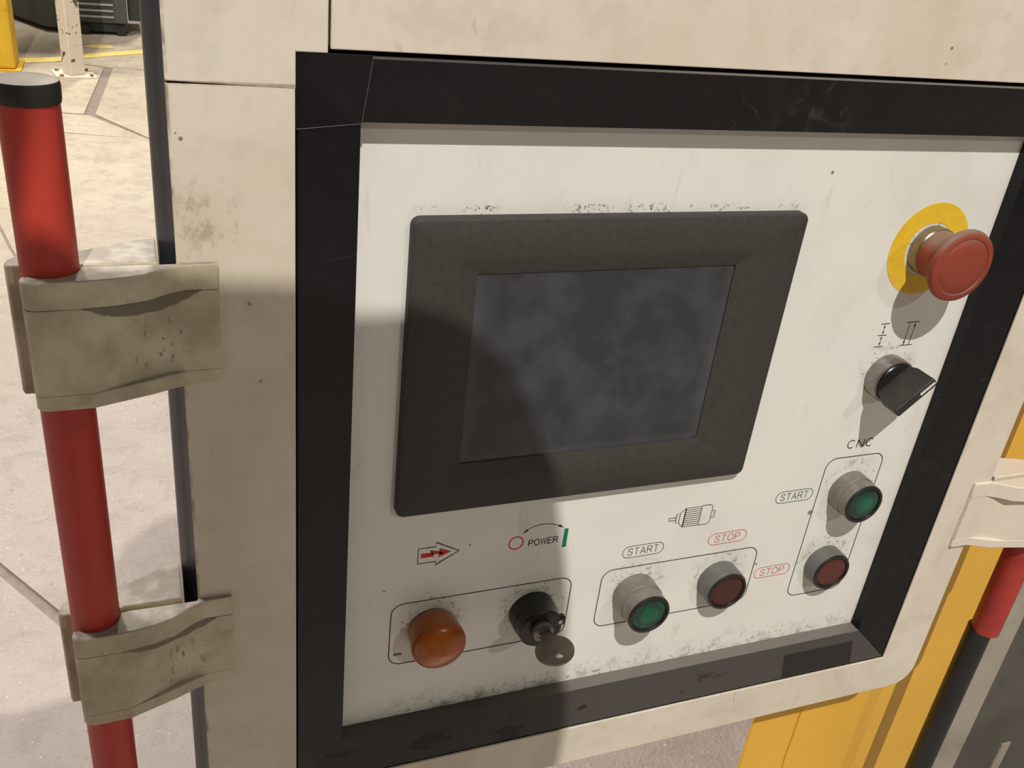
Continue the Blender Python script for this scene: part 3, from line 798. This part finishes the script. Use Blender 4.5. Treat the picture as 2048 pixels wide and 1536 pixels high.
# ------------------------------------------------------------------ things at the back left
bx, by = F(-.342, 4.72)
wp = thing('steel_post', 'chipped cream square post on a bolted foot plate', 'post', (bx, by, FL))
bm = nb(); box(bm, bx-.036, bx+.036, by-.036, by+.036, FL+.008, 2.2)
bmesh.ops.rotate(bm, verts=bm.verts, cent=(bx, by, 0), matrix=Matrix.Rotation(math.radians(33), 3, 'Z'))
obj('upright', bm, m_wpost, wp, bevel=5)
bm = nb(); box(bm, bx-.085, bx+.085, by-.085, by+.085, FL, FL+.008)
bmesh.ops.rotate(bm, verts=bm.verts, cent=(bx, by, 0), matrix=Matrix.Rotation(math.radians(12), 3, 'Z'))
obj('foot_plate', bm, m_wpost, wp)
for a in (45, 135, 225, 315):
    obj('bolt', vlathe(nb(), [(0, FL+.008), (.008, FL+.008), (.008, FL+.018), (0, FL+.018)], bx+.09*math.cos(math.radians(a+12)), by+.09*math.sin(math.radians(a+12)), 6), m_rust, wp)
yx, yy = F(-.70, 4.86)
yp = thing('yellow_post', 'thick yellow post at the upper left corner, behind the red tube', 'post', (yx, yy, FL))
bm = nb(); box(bm, yx-.13, yx+.10, yy-.10, yy+.10, FL+.01, 2.2)
obj('upright', bm, m_yellowpost, yp, bevel=12)
obj('foot_plate', box(nb(), yx-.15, yx+.12, yy-.12, yy+.12, FL, FL+.01), m_yellowpost, yp)
# dark green machine with louvres
gx, gy = F(-.21, 5.85)
gm2 = thing('workshop_machine', 'dark green workshop machine with pale louvre slats, far behind', 'machine', (gx-.2, gy+.3, FL))
bm = nb(); box(bm, gx-.16, gx+.125, gy+.02, gy+.55, FL+.064, FL+1.2)
obj('louvred_cover', bm, m_dgrey, gm2, bevel=8)
for i in range(9):
    zz = FL+.094+i*.032
    obj('louvre_slat', box(nb(), gx-.125, gx+.055, gy+.008, gy+.022, zz, zz+.010), m_slot, gm2)
bm = nb(); box(bm, gx-.135, gx+.115, gy+.04, gy+.45, FL+.012, FL+.064)
obj('base', bm, m_dgreen, gm2, bevel=10)
for sx in (-.10, .085):
    bm = nb(); bmesh.ops.create_cone(bm, cap_ends=True, segments=24, radius1=.026, radius2=.026, depth=.04, matrix=Matrix.Translation((gx+sx, gy+.035, FL+.027)) @ Matrix.Rotation(PI/2, 4, 'X'))
    obj('caster', bm, m_black, gm2, smooth=True)
bm = nb(); box(bm, gx+.13, gx+.20, gy+.08, gy+.5, FL+.075, FL+.75)
obj('side_box', bm, m_dgreen, gm2, bevel=5)
P = [(gx-.62, gy+.9), (gx-.62, gy+.62), (gx-.30, gy+.02), (gx-.17, gy-.02), (gx-.17, gy+.9)]
bm = nb(); a = [bm.verts.new((p[0], p[1], FL+.03)) for p in P]; b = [bm.verts.new((p[0], p[1], FL+1.3)) for p in P]
for i in range(len(P)): bm.faces.new((a[i], b[i], b[(i+1) % len(P)], a[(i+1) % len(P)]))
bm.faces.new(a); bm.faces.new(b[::-1])
obj('angled_body', bm, m_dgreen, gm2, bevel=6)

# ------------------------------------------------------------------ the photographer, whose shadow falls over the lower left
pr = thing('person', 'person in dark work jacket standing before the cabinet, casting the shadow', 'person', (-.30, -.58, FL))
m_jacket = plain('dark_work_jacket', (.035, .045, .07), .9, 0, .2, .3, 12)
m_trouser = plain('dark_trousers', (.03, .03, .035), .9)
m_skin = plain('skin', (.50, .27, .18), .55, 0, .4, .05, 30)
m_hair = plain('short_dark_hair', (.03, .02, .013), .7)
m_shoe = plain('black_shoe', (.015, .015, .015), .5)
def skin(name, joints, edges, mat, parent, root=0, sub=2):
    me = bpy.data.meshes.new(name); me.from_pydata([Vector(j[0])-wpos(parent) for j in joints], edges, [])
    o = bpy.data.objects.new(name, me); col.objects.link(o); o.parent = parent
    o.modifiers.new('skin', 'SKIN').use_smooth_shade = True
    for i, j in enumerate(joints):
        me.skin_vertices[0].data[i].radius = j[1]; me.skin_vertices[0].data[i].use_root = (i == root)
    s = o.modifiers.new('sub', 'SUBSURF'); s.levels = sub; s.render_levels = sub
    me.materials.append(mat)
    dg = bpy.context.evaluated_depsgraph_get(); dg.update()
    me2 = bpy.data.meshes.new_from_object(o.evaluated_get(dg)); o.modifiers.clear(); o.data = me2
    if not me2.materials: me2.materials.append(mat)
    return o
bxp, byp = -.30, -.58; zsh = .585
jo = [((bxp, byp, .08), (.155, .11)), ((bxp, byp, .25), (.15, .105)), ((bxp, byp-.01, .42), (.175, .10)), ((bxp, byp-.01, .53), (.13, .08)),
      ((bxp, byp+.0, .655), (.058, .060)), ((bxp, byp+.02, .73), (.056, .056))]
ed = [(0, 1), (1, 2), (2, 3), (3, 4), (4, 5)]
def arm(s):
    i = len(jo)
    jo.extend([((bxp+s*.16, byp, zsh-.004), (.086, .075)), ((bxp+s*.235, byp, zsh+.006), (.098, .080)), ((bxp+s*.232, byp, .44), (.070, .066)), ((bxp+s*.235, byp-.02, .25), (.052, .052)),
               ((bxp+s*.24, byp+.0, .13), (.042, .042)), ((bxp+s*.24, byp+.02, .03), (.033, .033))])
    ed.extend([(3, i), (i, i+1), (i+1, i+2), (i+2, i+3), (i+3, i+4), (i+4, i+5)])
arm(1); arm(-1)
skin('jacket', jo, ed, m_jacket, pr)
jl = [((bxp, byp, .07), (.15, .11)), ((bxp+.10, byp, -.05), (.088, .088)), ((bxp+.11, byp, -.38), (.062, .062)), ((bxp+.11, byp-.02, -.60), (.056, .056)), ((bxp+.11, byp-.02, FL+.10), (.05, .05)),
      ((bxp-.10, byp, -.05), (.088, .088)), ((bxp-.11, byp, -.38), (.062, .062)), ((bxp-.11, byp-.02, -.60), (.056, .056)), ((bxp-.11, byp-.02, FL+.10), (.05, .05))]
skin('trousers', jl, [(0, 1), (1, 2), (2, 3), (3, 4), (0, 5), (5, 6), (6, 7), (7, 8)], m_trouser, pr)
for s in (1, -1):
    skin('shoe', [((bxp+s*.11, byp-.05, FL+.05), (.042, .045)), ((bxp+s*.11, byp+.05, FL+.042), (.045, .04)), ((bxp+s*.12, byp+.16, FL+.034), (.04, .03))], [(0, 1), (1, 2)], m_shoe, pr)
    hx, hy, hz = bxp+s*.24, byp+.02, .03
    hj = [((hx, hy, hz), (.024, .028)), ((hx, hy+.004, hz-.05), (.016, .036)), ((hx, hy+.008, hz-.085), (.013, .036))]
    he = [(0, 1), (1, 2)]
    for k, (dy, ln_) in enumerate(((.030, .070), (.010, .080), (-.010, .074), (-.028, .058))):
        i = len(hj)
        hj += [((hx, hy+dy, hz-.092), (.009, .009)), ((hx-s*.006, hy+dy+.002, hz-.092-ln_*.5), (.0085, .0085)), ((hx-s*.018, hy+dy+.004, hz-.092-ln_), (.007, .007))]
        he += [(2, i), (i, i+1), (i+1, i+2)]
    i = len(hj)
    hj += [((hx, hy+.040, hz-.045), (.011, .011)), ((hx-s*.008, hy+.055, hz-.075), (.0095, .0095)), ((hx-s*.012, hy+.058, hz-.100), (.008, .008))]
    he += [(1, i), (i, i+1), (i+1, i+2)]
    skin('hand', hj, he, m_skin, pr)
# head with face, tilted down a little
bm = nb(); bmesh.ops.create_uvsphere(bm, u_segments=40, v_segments=28, radius=1)
hc_ = Vector((bxp, byp+.035, .825))
for v in bm.verts:
    x_, y_, z_ = v.co
    wdt = .076*(1-.22*max(-z_, 0)**1.5); y2 = y_*.096; z2 = z_*.118
    if y_ > 0:
        y2 -= .012*max(0, 1-abs(z_))*0
        y2 += .022*math.exp(-((x_/.16)**2+((z_+.12)/.20)**2))          # nose
        y2 -= .008*(math.exp(-(((abs(x_)-.38)/.17)**2+((z_-.06)/.12)**2)))  # eye sockets
        y2 += .006*math.exp(-((x_/.30)**2+((z_+.50)/.08)**2))          # lips
        y2 += .008*math.exp(-((x_/.30)**2+((z_+.85)/.2)**2))           # chin
    v.co = Vector((x_*wdt, y2, z2))
    for s in (1, -1):
        d = math.exp(-((y_+.02)/.14)**2-((z_-.0)/.22)**2) if x_*s > .9 else 0
        v.co.x += s*.020*d
bmesh.ops.rotate(bm, verts=bm.verts, cent=(0, 0, 0), matrix=Matrix.Rotation(math.radians(-28), 3, 'X'))
bmesh.ops.translate(bm, verts=bm.verts, vec=hc_)
obj('head', bm, m_skin, pr, smooth=True)
for s in (1, -1):
    bm = nb(); bmesh.ops.create_uvsphere(bm, u_segments=12, v_segments=8, radius=.010, matrix=Matrix.Translation((bxp+s*.029, byp+.115, .792)))
    obj('eye', bm, m_white, pr, smooth=True)
bm = nb(); bmesh.ops.create_uvsphere(bm, u_segments=32, v_segments=20, radius=1)
for v in bm.verts: v.co = Vector((v.co.x*.082, v.co.y*.101-.010, v.co.z*.105+.028))
bmesh.ops.delete(bm, geom=[v for v in bm.verts if v.co.z < .035 and v.co.y > -.03 or v.co.z < -.03], context='VERTS')
bmesh.ops.rotate(bm, verts=bm.verts, cent=(0, 0, 0), matrix=Matrix.Rotation(math.radians(-28), 3, 'X'))
bmesh.ops.translate(bm, verts=bm.verts, vec=hc_)
obj('hair', bm, m_hair, pr, smooth=True)
